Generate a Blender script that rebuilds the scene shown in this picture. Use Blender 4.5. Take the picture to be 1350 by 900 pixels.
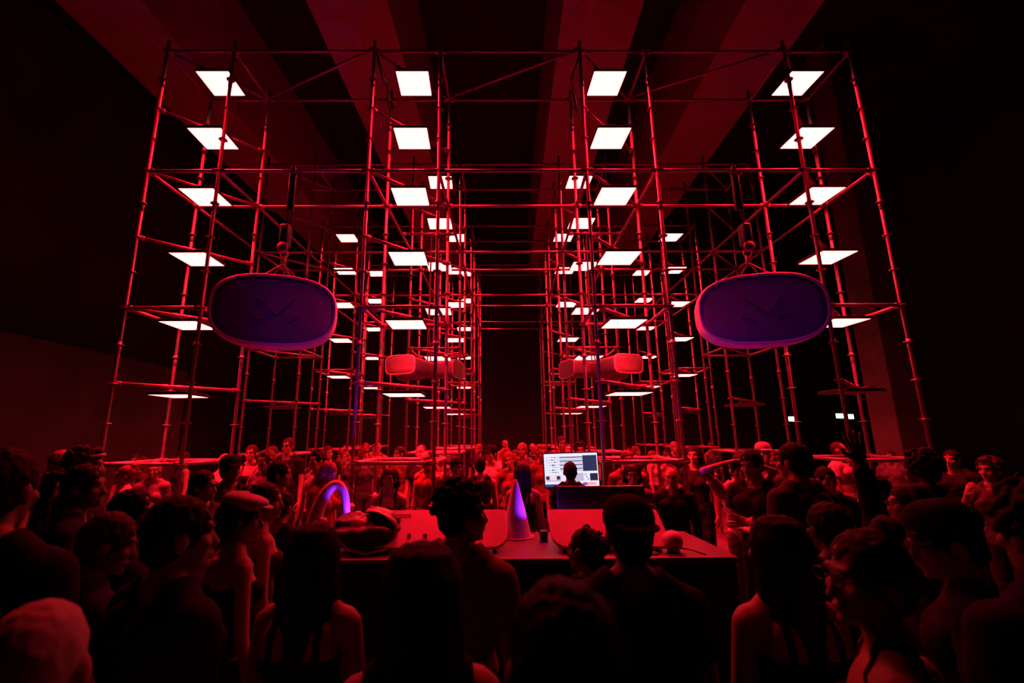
import bpy, bmesh, math, random
import numpy as np
from mathutils import Vector, Matrix, Euler, noise

random.seed(7)
scene = bpy.context.scene
for o in list(bpy.data.objects):
    bpy.data.objects.remove(o)
COL = scene.collection

# ------------------------------------------------------------------ camera
EYE = 1.95                                   # camera height above the floor
F_PX, PITCH, ROLL, YAW, CX = 588.5, 0.2071, 0.0056, 0.0072, 637.7
def _rot():
    c, s = math.cos(YAW), math.sin(YAW);   A = Matrix(((c, -s, 0), (s, c, 0), (0, 0, 1)))
    c, s = math.cos(PITCH), math.sin(PITCH); B = Matrix(((1, 0, 0), (0, c, s), (0, -s, c)))
    c, s = math.cos(ROLL), math.sin(ROLL); C = Matrix(((c, 0, -s), (0, 1, 0), (s, 0, c)))
    return C @ B @ A                          # world -> (right, forward, up)
R = _rot()
cd = bpy.data.cameras.new('camera')
cam = bpy.data.objects.new('camera', cd); COL.objects.link(cam)
right, fwd, up = R[0], R[1], R[2]
cam.matrix_world = Matrix(((right[0], up[0], -fwd[0], 0), (right[1], up[1], -fwd[1], 0),
                           (right[2], up[2], -fwd[2], EYE), (0, 0, 0, 1)))
cd.sensor_fit = 'HORIZONTAL'; cd.sensor_width = 36.0
cd.lens = F_PX / 1350.0 * 36.0
cd.shift_x = (675.0 - CX) / 1350.0
cd.clip_start = 0.05; cd.clip_end = 200
cd.dof.use_dof = True; cd.dof.focus_distance = 7.0; cd.dof.aperture_fstop = 2.2
scene.camera = cam

# ------------------------------------------------------------------ world and exposure
world = bpy.data.worlds.new('world'); scene.world = world; world.use_nodes = True
bg = world.node_tree.nodes['Background']
bg.inputs[0].default_value = (0.02, 0.0, 0.004, 1); bg.inputs[1].default_value = 0.02
vs = scene.view_settings
vs.view_transform = 'Standard'; vs.look = 'None'; vs.gamma = 1.0; vs.use_curve_mapping = False
vs.exposure = 0.0
PANEL_GLOW, PANEL_STRENGTH = (1.0, 0.36, 0.34), 2.8      # what the diffuser looks like
PANEL_COLOR, PANEL_WATTS, PANEL_SPREAD = (1.0, 0.0, 0.012), 76.0, 122   # what it throws downwards
VIOLET = (0.33, 0.02, 1.0)

# ------------------------------------------------------------------ materials
MATS = {}
def mat(name, col, rough=0.6, metal=0.0, var=0.25, scale=12.0, emit=None, strength=0.0, bump=0.0, spec=0.5):
    if name in MATS: return MATS[name]
    m = bpy.data.materials.new(name); m.use_nodes = True; MATS[name] = m
    nt = m.node_tree; b = nt.nodes['Principled BSDF']
    b.inputs['Roughness'].default_value = rough; b.inputs['Metallic'].default_value = metal
    b.inputs['Specular IOR Level'].default_value = spec
    tc = nt.nodes.new('ShaderNodeTexCoord'); nz = nt.nodes.new('ShaderNodeTexNoise')
    nz.inputs['Scale'].default_value = scale; nz.inputs['Detail'].default_value = 4
    nt.links.new(tc.outputs['Object'], nz.inputs['Vector'])
    rp = nt.nodes.new('ShaderNodeValToRGB')
    rp.color_ramp.elements[0].position = 0.3; rp.color_ramp.elements[1].position = 0.75
    rp.color_ramp.elements[0].color = tuple(c * (1 - var) for c in col[:3]) + (1,)
    rp.color_ramp.elements[1].color = tuple(min(1, c * (1 + var)) for c in col[:3]) + (1,)
    nt.links.new(nz.outputs['Fac'], rp.inputs['Fac'])
    nt.links.new(rp.outputs['Color'], b.inputs['Base Color'])
    if bump:
        bp = nt.nodes.new('ShaderNodeBump'); bp.inputs['Strength'].default_value = bump
        nt.links.new(nz.outputs['Fac'], bp.inputs['Height']); nt.links.new(bp.outputs['Normal'], b.inputs['Normal'])
    if emit:
        b.inputs['Emission Color'].default_value = tuple(emit) + (1,)
        b.inputs['Emission Strength'].default_value = strength
    return m

mat('steel_tube', (0.27, 0.26, 0.26), 0.45, 0.4, 0.25, 30)
mat('steel_node', (0.14, 0.13, 0.13), 0.5, 0.5)
mat('panel_housing', (0.05, 0.05, 0.05), 0.5, 0.3)
mat('panel_lit', (0.8, 0.8, 0.8), 0.5, emit=PANEL_GLOW, strength=PANEL_STRENGTH, var=0.02)
mat('panel_unlit', (0.25, 0.24, 0.24), 0.4, var=0.05)
mat('black_metal', (0.02, 0.02, 0.022), 0.45, 0.2)
mat('black_plastic', (0.018, 0.018, 0.02), 0.4)
mat('concrete', (0.11, 0.10, 0.10), 0.85, var=0.35, scale=1.7, bump=0.15)
mat('low_wall', (0.07, 0.062, 0.062), 0.9, var=0.25, scale=1.2, spec=0.1)
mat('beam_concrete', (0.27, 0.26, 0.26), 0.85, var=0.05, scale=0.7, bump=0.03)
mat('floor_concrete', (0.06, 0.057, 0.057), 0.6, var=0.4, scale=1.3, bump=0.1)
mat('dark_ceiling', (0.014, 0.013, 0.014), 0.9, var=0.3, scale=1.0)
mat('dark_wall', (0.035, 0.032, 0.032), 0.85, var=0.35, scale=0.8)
mat('pod_shell', (0.6, 0.57, 0.6), 0.45, var=0.06, scale=3)
mat('pod_face', (0.13, 0.12, 0.3), 0.7, var=0.18, scale=2.2)
mat('pod_mark', (0.03, 0.03, 0.035), 0.7)
mat('horn_shell', (0.13, 0.12, 0.12), 0.5, var=0.06)
mat('horn_face', (0.15, 0.14, 0.14), 0.6, var=0.1)
mat('horn_rim', (0.36, 0.34, 0.34), 0.4, var=0.03)
mat('white_plastic', (0.34, 0.335, 0.335), 0.35, var=0.05, scale=4)
mat('desk_top', (0.06, 0.057, 0.057), 0.45, var=0.2, scale=6)
mat('desk_cloth', (0.012, 0.012, 0.013), 0.9, var=0.3)
mat('sculpture_white', (0.45, 0.44, 0.48), 0.55, var=0.06, scale=4)
mat('bag_black', (0.03, 0.028, 0.03), 0.5, var=0.4, scale=9, bump=0.3)
mat('bag_flap', (0.18, 0.17, 0.17), 0.5, var=0.2, scale=5, bump=0.2)
mat('violet_lens', (0.3, 0.3, 0.4), 0.3, emit=VIOLET, strength=14.0, var=0.02)
mat('lamp_led', (0.5, 0.5, 0.6), 0.3, emit=(0.55, 0.45, 1.0), strength=9.0, var=0.02)
mat('green_led', (0.3, 0.5, 0.4), 0.3, emit=(0.25, 1.0, 0.55), strength=5.0, var=0.02)
mat('exit_glow', (0.4, 0.6, 0.5), 0.3, emit=(0.42, 1.0, 0.75), strength=2.2, var=0.02)
mat('exit_pict', (0.9, 0.9, 0.9), 0.3, emit=(0.9, 1.0, 0.97), strength=2.6, var=0.02)
mat('gold', (0.8, 0.6, 0.3), 0.25, 1.0, 0.05)
mat('glass_dark', (0.01, 0.01, 0.012), 0.12, var=0.1)

# ------------------------------------------------------------------ object helpers
def tag(o, label=None, cat=None, group=None, kind=None):
    if label: o['label'] = label
    if cat: o['category'] = cat
    if group: o['group'] = group
    if kind: o['kind'] = kind
    return o
def empty(name, loc=(0, 0, 0), rz=0.0):
    o = bpy.data.objects.new(name, None); o.empty_display_size = 0.1
    o.location = loc; o.rotation_euler = (0, 0, rz); COL.objects.link(o); return o
def obj(name, me, m=None, parent=None, loc=None, mtx=None):
    o = bpy.data.objects.new(name, me); COL.objects.link(o)
    if parent is not None: o.parent = parent
    if mtx is not None: o.matrix_basis = mtx
    elif loc is not None: o.location = loc
    if m is not None:
        mm = MATS[m] if isinstance(m, str) else m
        if len(me.materials) == 0: me.materials.append(mm)
        elif me.materials[0] != mm:
            o.material_slots[0].link = 'OBJECT'; o.material_slots[0].material = mm
    return o

class MB:
    """collects shapes in one mesh"""
    def __init__(s): s.v = []; s.f = []
    def add(s, vs, fs):
        n = len(s.v); s.v += [tuple(v) for v in vs]; s.f += [tuple(i + n for i in f) for f in fs]; return s
    def box(s, c, d, rot=None, bev=0.0):
        bm = bmesh.new(); bmesh.ops.create_cube(bm, size=1)
        bmesh.ops.scale(bm, vec=d, verts=bm.verts)
        if bev: bmesh.ops.bevel(bm, geom=bm.edges[:], offset=bev, segments=2, affect='EDGES', profile=0.6)
        if rot is not None: bmesh.ops.rotate(bm, cent=(0, 0, 0), matrix=rot, verts=bm.verts)
        bmesh.ops.translate(bm, vec=c, verts=bm.verts)
        bm.verts.index_update(); s.add([v.co[:] for v in bm.verts], [[v.index for v in f.verts] for f in bm.faces]); bm.free(); return s
    def rings(s, rings, closed=True, cap=True):
        n = len(rings[0]); vs = [p for r in rings for p in r]; fs = []
        for i in range(len(rings) - 1):
            for j in range(n if closed else n - 1):
                k = (j + 1) % n
                fs.append((i * n + j, i * n + k, (i + 1) * n + k, (i + 1) * n + j))
        if cap:
            fs.append(tuple(reversed(range(n)))); fs.append(tuple(range((len(rings) - 1) * n, len(rings) * n)))
        return s.add(vs, fs)
    def tube(s, pts, r, n=10, cap=True):
        pts = [Vector(p) for p in pts]; rr = r if isinstance(r, (list, tuple)) else [r] * len(pts)
        rings = []; u = None
        for i, p in enumerate(pts):
            d = (pts[min(i + 1, len(pts) - 1)] - pts[max(i - 1, 0)]).normalized()
            if u is None: u = d.orthogonal().normalized()
            u = (u - d * u.dot(d)).normalized(); w = d.cross(u)
            rings.append([p + (u * math.cos(2 * math.pi * j / n) + w * math.sin(2 * math.pi * j / n)) * rr[i] for j in range(n)])
        return s.rings(rings, cap=cap)
    def capsule(s, a, b, r0, r1, n=10):
        a = Vector(a); b = Vector(b); d = b - a; L = d.length; d = d / L if L > 1e-6 else Vector((0, 0, 1))
        pts = []; rr = []
        for t in (-1, -0.82, -0.45): pts.append(a + d * r0 * t); rr.append(max(r0 * math.sqrt(max(0, 1 - t * t)), 0.0006))
        pts += [a, b]; rr += [r0, r1]
        for t in (0.45, 0.82, 1): pts.append(b + d * r1 * t); rr.append(max(r1 * math.sqrt(max(0, 1 - t * t)), 0.0006))
        return s.tube(pts, rr, n)
    def ellipsoid(s, c, r, rot=None, n=16, m=10):
        rings = []
        for i in range(m + 1):
            a = -math.pi / 2 + math.pi * (i + 0.02) / (m + 0.04); ring = []
            for j in range(n):
                b = 2 * math.pi * j / n
                v = Vector((r[0] * math.cos(a) * math.cos(b), r[1] * math.cos(a) * math.sin(b), r[2] * math.sin(a)))
                if rot is not None: v = rot @ v
                ring.append(v + Vector(c))
            rings.append(ring)
        return s.rings(rings)
    def lathe(s, prof, n=24, c=(0, 0, 0)):
        return s.rings([[(c[0] + r * math.cos(2 * math.pi * j / n), c[1] + r * math.sin(2 * math.pi * j / n), c[2] + z) for j in range(n)] for r, z in prof])
    def mesh(s, name, smooth=False):
        me = bpy.data.meshes.new(name); me.from_pydata(s.v, [], s.f)
        bm = bmesh.new(); bm.from_mesh(me); bmesh.ops.recalc_face_normals(bm, faces=bm.faces); bm.to_mesh(me); bm.free()
        if smooth:
            me.shade_smooth() if hasattr(me, 'shade_smooth') else None
            me.polygons.foreach_set('use_smooth', [True] * len(me.polygons))
        me.update(); return me
    def build(s, name, m, parent=None, smooth=False, loc=None, mtx=None):
        return obj(name, s.mesh(name, smooth), m, parent, loc, mtx)

def evaluated(me, mods):
    """apply modifiers to a mesh and return the result"""
    o = bpy.data.objects.new('tmp', me); COL.objects.link(o)
    for kind, kw in mods:
        md = o.modifiers.new(kind, kind)
        for k, v in kw.items(): setattr(md, k, v)
    dg = bpy.context.evaluated_depsgraph_get(); dg.update()
    r = bpy.data.meshes.new_from_object(o.evaluated_get(dg))
    bpy.data.objects.remove(o); bpy.data.meshes.remove(me)
    r.polygons.foreach_set('use_smooth', [True] * len(r.polygons)); return r
def frame_z(a, b):
    """matrix placing local +Z along a->b with origin at a"""
    a = Vector(a); d = (Vector(b) - a)
    return Matrix.Translation(a) @ d.to_track_quat('Z', 'Y').to_matrix().to_4x4()

# ------------------------------------------------------------------ room shell
SK, X0, DX, D0, DROW, ZP = 0.0604, 0.4987, 3.1015, 6.198, 2.875, 0.5484 + EYE
def tower_x(t, y): return X0 + DX * (t - 1.5) + SK * (y - D0)
ROOM = (-10.5, 17.0, -7.0, 20.0, 12.2)       # x0 x1 y0 y1 height
x0, x1, y0, y1, hh = ROOM
tag(MB().box(((x0 + x1) / 2, (y0 + y1) / 2, -0.1), (x1 - x0 + 1, y1 - y0 + 1, 0.2)).build('floor', 'floor_concrete'), kind='structure', label='dark concrete hall floor under the crowd')
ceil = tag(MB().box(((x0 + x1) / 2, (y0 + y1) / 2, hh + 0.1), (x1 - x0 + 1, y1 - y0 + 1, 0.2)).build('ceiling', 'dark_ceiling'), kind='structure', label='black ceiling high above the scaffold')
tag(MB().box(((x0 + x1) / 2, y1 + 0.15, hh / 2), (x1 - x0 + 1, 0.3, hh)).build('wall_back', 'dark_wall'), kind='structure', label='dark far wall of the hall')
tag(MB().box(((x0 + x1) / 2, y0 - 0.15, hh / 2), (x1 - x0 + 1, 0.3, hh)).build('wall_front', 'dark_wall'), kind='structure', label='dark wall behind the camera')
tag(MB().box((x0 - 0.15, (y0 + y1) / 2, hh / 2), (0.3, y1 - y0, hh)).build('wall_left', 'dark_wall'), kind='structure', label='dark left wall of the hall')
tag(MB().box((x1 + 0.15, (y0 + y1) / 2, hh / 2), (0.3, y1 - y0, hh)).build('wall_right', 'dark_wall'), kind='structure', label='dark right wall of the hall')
# ceiling beams running in depth
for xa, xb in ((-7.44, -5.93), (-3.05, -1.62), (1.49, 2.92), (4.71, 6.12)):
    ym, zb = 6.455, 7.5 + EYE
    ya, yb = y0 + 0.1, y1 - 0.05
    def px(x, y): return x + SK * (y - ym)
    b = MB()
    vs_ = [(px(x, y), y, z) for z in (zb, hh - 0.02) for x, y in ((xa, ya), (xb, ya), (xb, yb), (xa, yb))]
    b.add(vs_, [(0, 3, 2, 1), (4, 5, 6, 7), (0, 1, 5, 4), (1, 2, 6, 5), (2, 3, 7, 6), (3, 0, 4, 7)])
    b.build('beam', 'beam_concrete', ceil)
# concrete pillar at the right, pilaster and recess at the left
tag(MB().box((9.45, 10.2, hh / 2), (0.7, 0.7, hh - 0.02), bev=0.03).build('pillar', 'concrete'), 'square concrete pillar beyond the right outer tower', 'pillar', kind='structure')
tag(MB().box((-9.0, 7.0, 1.95), (0.25, 13.0, 3.9), bev=0.03).build('trim_1', 'low_wall'), kind='structure', label='low concrete wall facing along the left side')

# ------------------------------------------------------------------ scaffold towers
TUBE_R = 0.0242
RING_Z = [-0.33 + EYE, 1.67 + EYE, 3.67 + EYE, 5.67 + EYE]
POST_TOP = 5.86 + EYE
_tube = {}
def ledger_mesh(L, r=TUBE_R):
    k = (round(L, 3), r)
    if k not in _tube:
        b = MB(); b.tube([(0, 0, 0.03), (0, 0, L - 0.03)], r, 10)
        for z in (0.05, L - 0.05): b.box((0, 0, z), (0.05, 0.062, 0.075), bev=0.008)
        _tube[k] = b.mesh('tube', True)
        m = _tube[k]; m.materials.append(MATS['steel_tube'])
    return _tube[k]
def add_tube(name, a, b, parent=None):
    a = Vector(a); b = Vector(b)
    return obj(name, ledger_mesh((b - a).length), 'steel_tube', parent, mtx=frame_z(a, b))
b = MB(); b.tube([(0, 0, 0.02), (0, 0, POST_TOP)], TUBE_R, 12)
for z in (1.0, 3.0, 5.0, 7.0): b.tube([(0, 0, z), (0, 0, z + 0.16)], TUBE_R + 0.004, 12)
post_me = b.mesh('post', True)
b = MB()
z = RING_Z[0] - 1.5
while z < POST_TOP:
    b.lathe([(TUBE_R, z - 0.006), (0.058, z - 0.006), (0.062, z), (0.058, z + 0.006), (TUBE_R, z + 0.006)], 8); z += 0.5
ros_me = b.mesh('rosettes')
base_me = MB().box((0, 0, 0.006), (0.15, 0.15, 0.012)).tube([(0, 0, 0), (0, 0, 0.2)], 0.03, 10).mesh('base_plate')
ROWN = ['front row', 'second row', 'third row', 'back row']
COLN = ['outer left', 'inner left', 'inner right', 'outer right']
TOWERS = {}
for r in range(4):
    for t in range(4):
        yc = D0 + DROW * r; xc = tower_x(t, yc)
        T = empty('scaffold_tower', (xc, yc, 0))
        tag(T, 'steel scaffold tower in the %s, %s column of the grid' % (ROWN[r], COLN[t]), 'scaffold', 'scaffold towers in a four by four grid')
        TOWERS[r, t] = T
        P = {}
        for sy in (-1, 1):
            for sx in (-1, 1):
                P[sx, sy] = (SK * 0.5 * sy + 0.5 * sx, 0.5 * sy)
                p = obj('post', post_me, 'steel_tube', T, loc=(*P[sx, sy], 0))
                tag(obj('rosettes', ros_me, 'steel_node', p), kind='stuff')
                obj('base_plate', base_me, 'steel_node', p)
        for zr in RING_Z:
            for a_, b_ in (((-1, -1), (1, -1)), ((-1, 1), (1, 1)), ((-1, -1), (-1, 1)), ((1, -1), (1, 1))):
                add_tube('ledger', (*P[a_], zr), (*P[b_], zr), T)
        for k in range(6):
            zz = ZP + k + 0.125
            add_tube('diagonal_tube', (*P[-1, -1], zz), (*P[1, 1], zz), T)
# cross tubes between the towers, one run per bay
LEVN = {2: 'mid height', 3: 'top'}
BAYN = ['left bay', 'centre aisle', 'right bay']
for r in range(4):
    for sy, side in ((-1, 'near'), (1, 'far')):
        y = D0 + DROW * r + 0.5 * sy
        for lv in (2, 3):
            for t in range(3):
                o = add_tube('cross_tube', (tower_x(t, y) + 0.5, y, RING_Z[lv]), (tower_x(t + 1, y) - 0.5, y, RING_Z[lv]))
                tag(o, '%s tube across the %s, %s side of %s towers' % (LEVN[lv].capitalize(), BAYN[t], side, ROWN[r]), 'tube', 'cross tubes tying the towers together')
for t in range(4):
    for sx, side in ((-1, 'left'), (1, 'right')):
        for r in range(3):
            ya = D0 + DROW * r + 0.5; yb = D0 + DROW * (r + 1) - 0.5
            o = add_tube('cross_tube', (tower_x(t, ya) + 0.5 * sx, ya, RING_Z[2]), (tower_x(t, yb) + 0.5 * sx, yb, RING_Z[2]))
            tag(o, 'depth tube, %s side of %s column, %s to %s' % (side, COLN[t], ROWN[r], ROWN[r + 1]), 'tube', 'tubes running in depth between the rows')
for t in range(3):
    ya, yb = D0 + 0.5, D0 - 0.5
    o = add_tube('brace_tube', (tower_x(t, ya) + 0.5, ya, RING_Z[3] + 0.05), (tower_x(t + 1, yb) - 0.5, yb, RING_Z[3] + 0.05))
    tag(o, 'slanting top brace tube across the %s of the front row' % BAYN[t], 'tube', 'top brace tubes')

# ------------------------------------------------------------------ light panels
S = 0.5
b = MB(); b.box((0, 0, 0.028), (S + 0.03, S + 0.03, 0.03), bev=0.004)
for sx in (-1, 1):
    b.box((sx * (S / 2 + 0.01), 0, 0.008), (0.012, S + 0.03, 0.016)); b.box((0, sx * (S / 2 + 0.01), 0.008), (S + 0.005, 0.012, 0.016))
house_me = b.mesh('housing')
diff_me = MB().box((0, 0, 0.006), (S, S, 0.012)).mesh('diffuser')
diff_me2 = MB().box((0, 0, 0.006), (S, S, 0.012)).mesh('diffuser_unlit')
clamp_me = MB().box((0, 0, 0.075), (0.03, 0.05, 0.07), bev=0.005).tube([(-0.03, 0, 0.118), (0.03, 0, 0.118)], 0.034, 10).mesh('clamp')
drv_me = MB().box((0, 0, 0.06), (0.1, 0.16, 0.035), bev=0.006).mesh('driver_box')
plight = bpy.data.lights.new('panel_light', 'AREA'); plight.shape = 'SQUARE'; plight.size = S - 0.01
plight.energy = PANEL_WATTS; plight.color = PANEL_COLOR; plight.spread = math.radians(PANEL_SPREAD)
ORD = ['topmost', 'second from top', 'third from top', 'third from bottom', 'second from bottom', 'lowest']
ANG = math.atan2(1.0, 1.0 + SK)
def panel(r, t, k, lit=True):
    yc = D0 + DROW * r
    root = empty('light_panel', (tower_x(t, yc), yc, ZP + 5 - k))
    tag(root, '%s square %s panel on the %s %s tower' % (ORD[k], 'glowing' if lit else 'unlit', ROWN[r].replace(' row', '-row'), COLN[t]), 'light panel', 'square light panels on the towers')
    obj('housing', house_me, 'panel_housing', root)
    if lit:
        obj('diffuser', diff_me, 'panel_lit', root)
        lo = bpy.data.objects.new('panel_light', plight); COL.objects.link(lo); lo.parent = root; lo.location = (0, 0, -0.004)
    else: obj('diffuser', diff_me2, 'panel_unlit', root)
    for s in (-0.18, 0.18):
        obj('clamp', clamp_me, 'steel_node', root, mtx=Matrix.Translation((s * math.cos(ANG), s * math.sin(ANG), 0)) @ Matrix.Rotation(ANG, 4, 'Z'))
    obj('driver_box', drv_me, 'panel_housing', root, loc=(0.14, -0.12, 0))
OFF = {(0, 3, 5), (1, 0, 5), (1, 3, 5), (2, 0, 5), (2, 3, 5), (3, 0, 5), (3, 1, 5), (3, 3, 5)}
for r in range(4):
    for t in range(4):
        for k in range(6):
            if (r, t) in ((1, 0), (1, 3)) and k < 5: continue
            if (r, t) == (3, 2): continue
            panel(r, t, k, (r, t, k) not in OFF)

# ------------------------------------------------------------------ hanging pods and horns
def superell(a, rx, rz, e=2.7):
    c, s = math.cos(a), math.sin(a)
    return (math.copysign(abs(c) ** (2 / e), c) * rx, math.copysign(abs(s) ** (2 / e), s) * rz)
def pod(loc, yaw, label, hoist_x, hoist_label, mirror=1):
    root = empty('speaker_pod', loc, yaw); tag(root, label, 'speaker', 'large oval pods hung in the front bays')
    n = 56; rx, rz = 0.79, 0.50
    def loop(sx, sz, y): return [(p[0], y, p[1]) for p in (superell(2 * math.pi * j / n, sx, sz) for j in range(n))]
    prof = [(0.90, -0.235), (0.955, -0.25), (0.985, -0.235), (1.0, -0.19), (1.0, -0.06), (0.985, 0.06), (0.93, 0.17), (0.82, 0.25), (0.62, 0.31), (0.3, 0.34), (0.04, 0.345)]
    b = MB(); b.rings([loop(rx - (1 - k) * 0.5, rz - (1 - k) * 0.5 if k > 0.1 else 0.02, y) if k > 0.6 else loop(rx * k, rz * k, y) for k, y in prof])
    b.build('shell', 'pod_shell', root, True)
    b = MB(); b.rings([loop(0.745, 0.455, -0.225), loop(0.74, 0.45, -0.236), loop(0.66, 0.39, -0.240), loop(0.4, 0.24, -0.243), loop(0.02, 0.012, -0.244)])
    face = b.build('front_face', 'pod_face', root, True)
    b = MB()                                     # faint dark emblem strokes on the face
    for (xa, za, xb, zb) in ((-0.20, 0.14, -0.10, 0.06), (0.22, 0.14, 0.14, 0.03), (-0.06, 0.0, 0.04, -0.08), (0.12, 0.0, 0.04, -0.08), (-0.24, -0.12, -0.1, -0.16), (0.3, -0.1, 0.16, -0.17)):
        b.capsule((xa, -0.243, za), (xb, -0.244, zb), 0.013, 0.005, 6)
    b.build('emblem', 'pod_mark', face)
    b = MB()                                     # lifting lugs and slings
    apex = (mirror * 0.02, -0.0, 0.74)
    for sx, sy in ((-0.27, -0.1), (0.27, -0.1), (-0.2, 0.14), (0.2, 0.14)):
        zt = 0.50 * (1 - (abs(sx) / 0.79) ** 2.7) ** (1 / 2.7)
        b.tube([(sx, sy, zt - 0.03), apex], 0.009, 6)
        b.box((sx, sy, zt - 0.01), (0.05, 0.03, 0.06), bev=0.006)
    b.build('sling', 'steel_node', root)
    b = MB(); b.box((apex[0], 0, 0.78), (0.07, 0.05, 0.12), bev=0.015); b.tube([(apex[0] + 0.05 * math.cos(a), 0, 0.88 + 0.05 * math.sin(a)) for a in [i * math.pi / 8 for i in range(17)]], 0.011, 8)
    b.build('shackle', 'steel_tube', root, True)
    # hoist above
    hx, hy = loc[0] + apex[0], loc[1]
    ztop = RING_Z[2]
    h = empty('chain_hoist', (hx, hy, loc[2] + 0.93)); tag(h, hoist_label, 'hoist', 'hoists holding the large pods')
    MB().box((0, 0, 0.22), (0.13, 0.15, 0.34), bev=0.03).build('motor_body', 'black_metal', h, True)
    MB().lathe([(0.02, -0.03), (0.075, -0.02), (0.085, 0.0), (0.075, 0.02), (0.02, 0.03)], 16).build('hook_block', 'steel_node', h, True, mtx=Matrix.Translation((0, -0.06, 0.03)) @ Matrix.Rotation(math.pi / 2, 4, 'X'))
    dx = hoist_x - hx; dy = (D0 - 0.5) - hy; dz = ztop - (loc[2] + 0.93)
    b = MB(); b.tube([(0, 0, 0.38), (dx, dy, dz)], 0.016, 6)
    b.tube([(0.03, 0.02, 0.38), (dx + 0.09, dy, dz * 0.92), (dx + 0.07, dy, dz * 0.98)], 0.009, 6)
    b.build('chain', 'black_metal', h)
    MB().box((dx * 0.75, dy * 0.75, dz * 0.75), (0.1, 0.06, 0.62), bev=0.02).build('chain_bag', 'black_plastic', h, True)
    MB().box((dx, dy, dz + 0.005), (0.06, 0.09, 0.09), bev=0.012).build('beam_clamp', 'steel_node', h, True)
pod((-2.80, 5.95, 1.645 + EYE), 0.30, 'large oval purple-faced speaker pod hanging left of the aisle', -2.62, 'black chain hoist above the left oval pod', 1)
pod((3.835, 5.95, 1.64 + EYE), -0.30, 'large oval purple-faced speaker pod hanging right of the aisle', 3.60, 'black chain hoist above the right oval pod', -1)

def horn_cluster(loc, dirs, label):
    root = empty('horn_cluster', loc); tag(root, label, 'speaker', 'clusters of horn speakers hung inside the front towers')
    for az, pitch, L in dirs:
        M = Matrix.Rotation(az, 4, 'Z') @ Matrix.Rotation(pitch, 4, 'X')   # opening along local -Y
        n = 36
        def loop(w, h, y): return [(p[0], y * L, p[1]) for p in (superell(2 * math.pi * j / n, w, h, 4.5) for j in range(n))]
        b = MB(); b.rings([loop(0.08, 0.07, -0.02), loop(0.15, 0.115, -0.05), loop(0.19, 0.13, -0.2), loop(0.215, 0.137, -0.5), loop(0.24, 0.142, -0.85), loop(0.258, 0.148, -0.985), loop(0.25, 0.14, -0.995)], cap=True)
        body_ = b.build('horn', 'horn_shell', root, True, mtx=M)
        b = MB(); b.rings([loop(0.25, 0.142, -0.97), loop(0.263, 0.153, -0.975), loop(0.265, 0.155, -1.0), loop(0.25, 0.143, -1.005), loop(0.243, 0.137, -1.0)], cap=False)
        b.build('rim', 'horn_rim', body_, True)
        b = MB(); b.rings([loop(0.246, 0.139, -0.996), loop(0.242, 0.135, -1.0), loop(0.12, 0.07, -0.999), loop(0.01, 0.006, -0.998)]); b.build('grille', 'horn_face', body_, True)
    b = MB().lathe([(0.02, 0.16), (0.09, 0.15), (0.12, 0.0), (0.09, -0.12), (0.02, -0.14)], 16); b.build('hub', 'black_metal', root, True)
    b = MB(); zt = RING_Z[2] - loc[2]
    for sx in (-0.03, 0.03): b.tube([(sx, 0, 0.12), (sx * 0.4 - 0.02, 0.0, 0.7), (0, 0, zt)], 0.012, 6)
    b.build('rope', 'steel_node', root)
    t = 1 if loc[0] < 0.5 else 2
    a = tower_x(t, loc[1])
    o = add_tube('hanger_bar', (a - 0.5 - loc[0], 0, zt), (a + 0.5 - loc[0], 0, zt), root)
horn_cluster((-0.90, 7.72, 1.10 + EYE), [(-0.36, 0.03, 0.98), (1.25, 0.0, 0.55), (-1.75, 0.0, 0.5)], 'cluster of rounded horn speakers hanging behind the inner left tower')
horn_cluster((1.98, 7.72, 1.10 + EYE), [(0.32, 0.03, 0.98), (-1.25, 0.0, 0.55), (1.75, 0.0, 0.5)], 'cluster of rounded horn speakers hanging behind the inner right tower')

# ------------------------------------------------------------------ desk and the things on it
DZ = 1.0
dk = empty('console_desk', (0.28, 4.27, 0)); tag(dk, 'long dark desk with a black cloth front in the crowd', 'desk')
MB().box((0, 0, DZ - .02), (3.5, .98, .04), bev=.006).build('desk_top', 'desk_top', dk)
b = MB(); n = 90; rr = []
for zz in (.02, .5, DZ - .04): rr.append([(-1.73 + 3.46 * j / (n - 1), -.475 - .012 * math.sin(j * 1.1) * (1.4 - zz), zz) for j in range(n)])
b.rings(rr, closed=False, cap=False); m = b.build('front_cloth', 'desk_cloth', dk, True)
md = m.modifiers.new('thickness', 'SOLIDIFY'); md.thickness = .006
for sx in (-1.6, 1.6):
    for sy in (-.4, .42): MB().tube([(sx, sy, 0), (sx, sy, DZ - .04)], .024, 10).build('leg', 'black_metal', dk)

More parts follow.
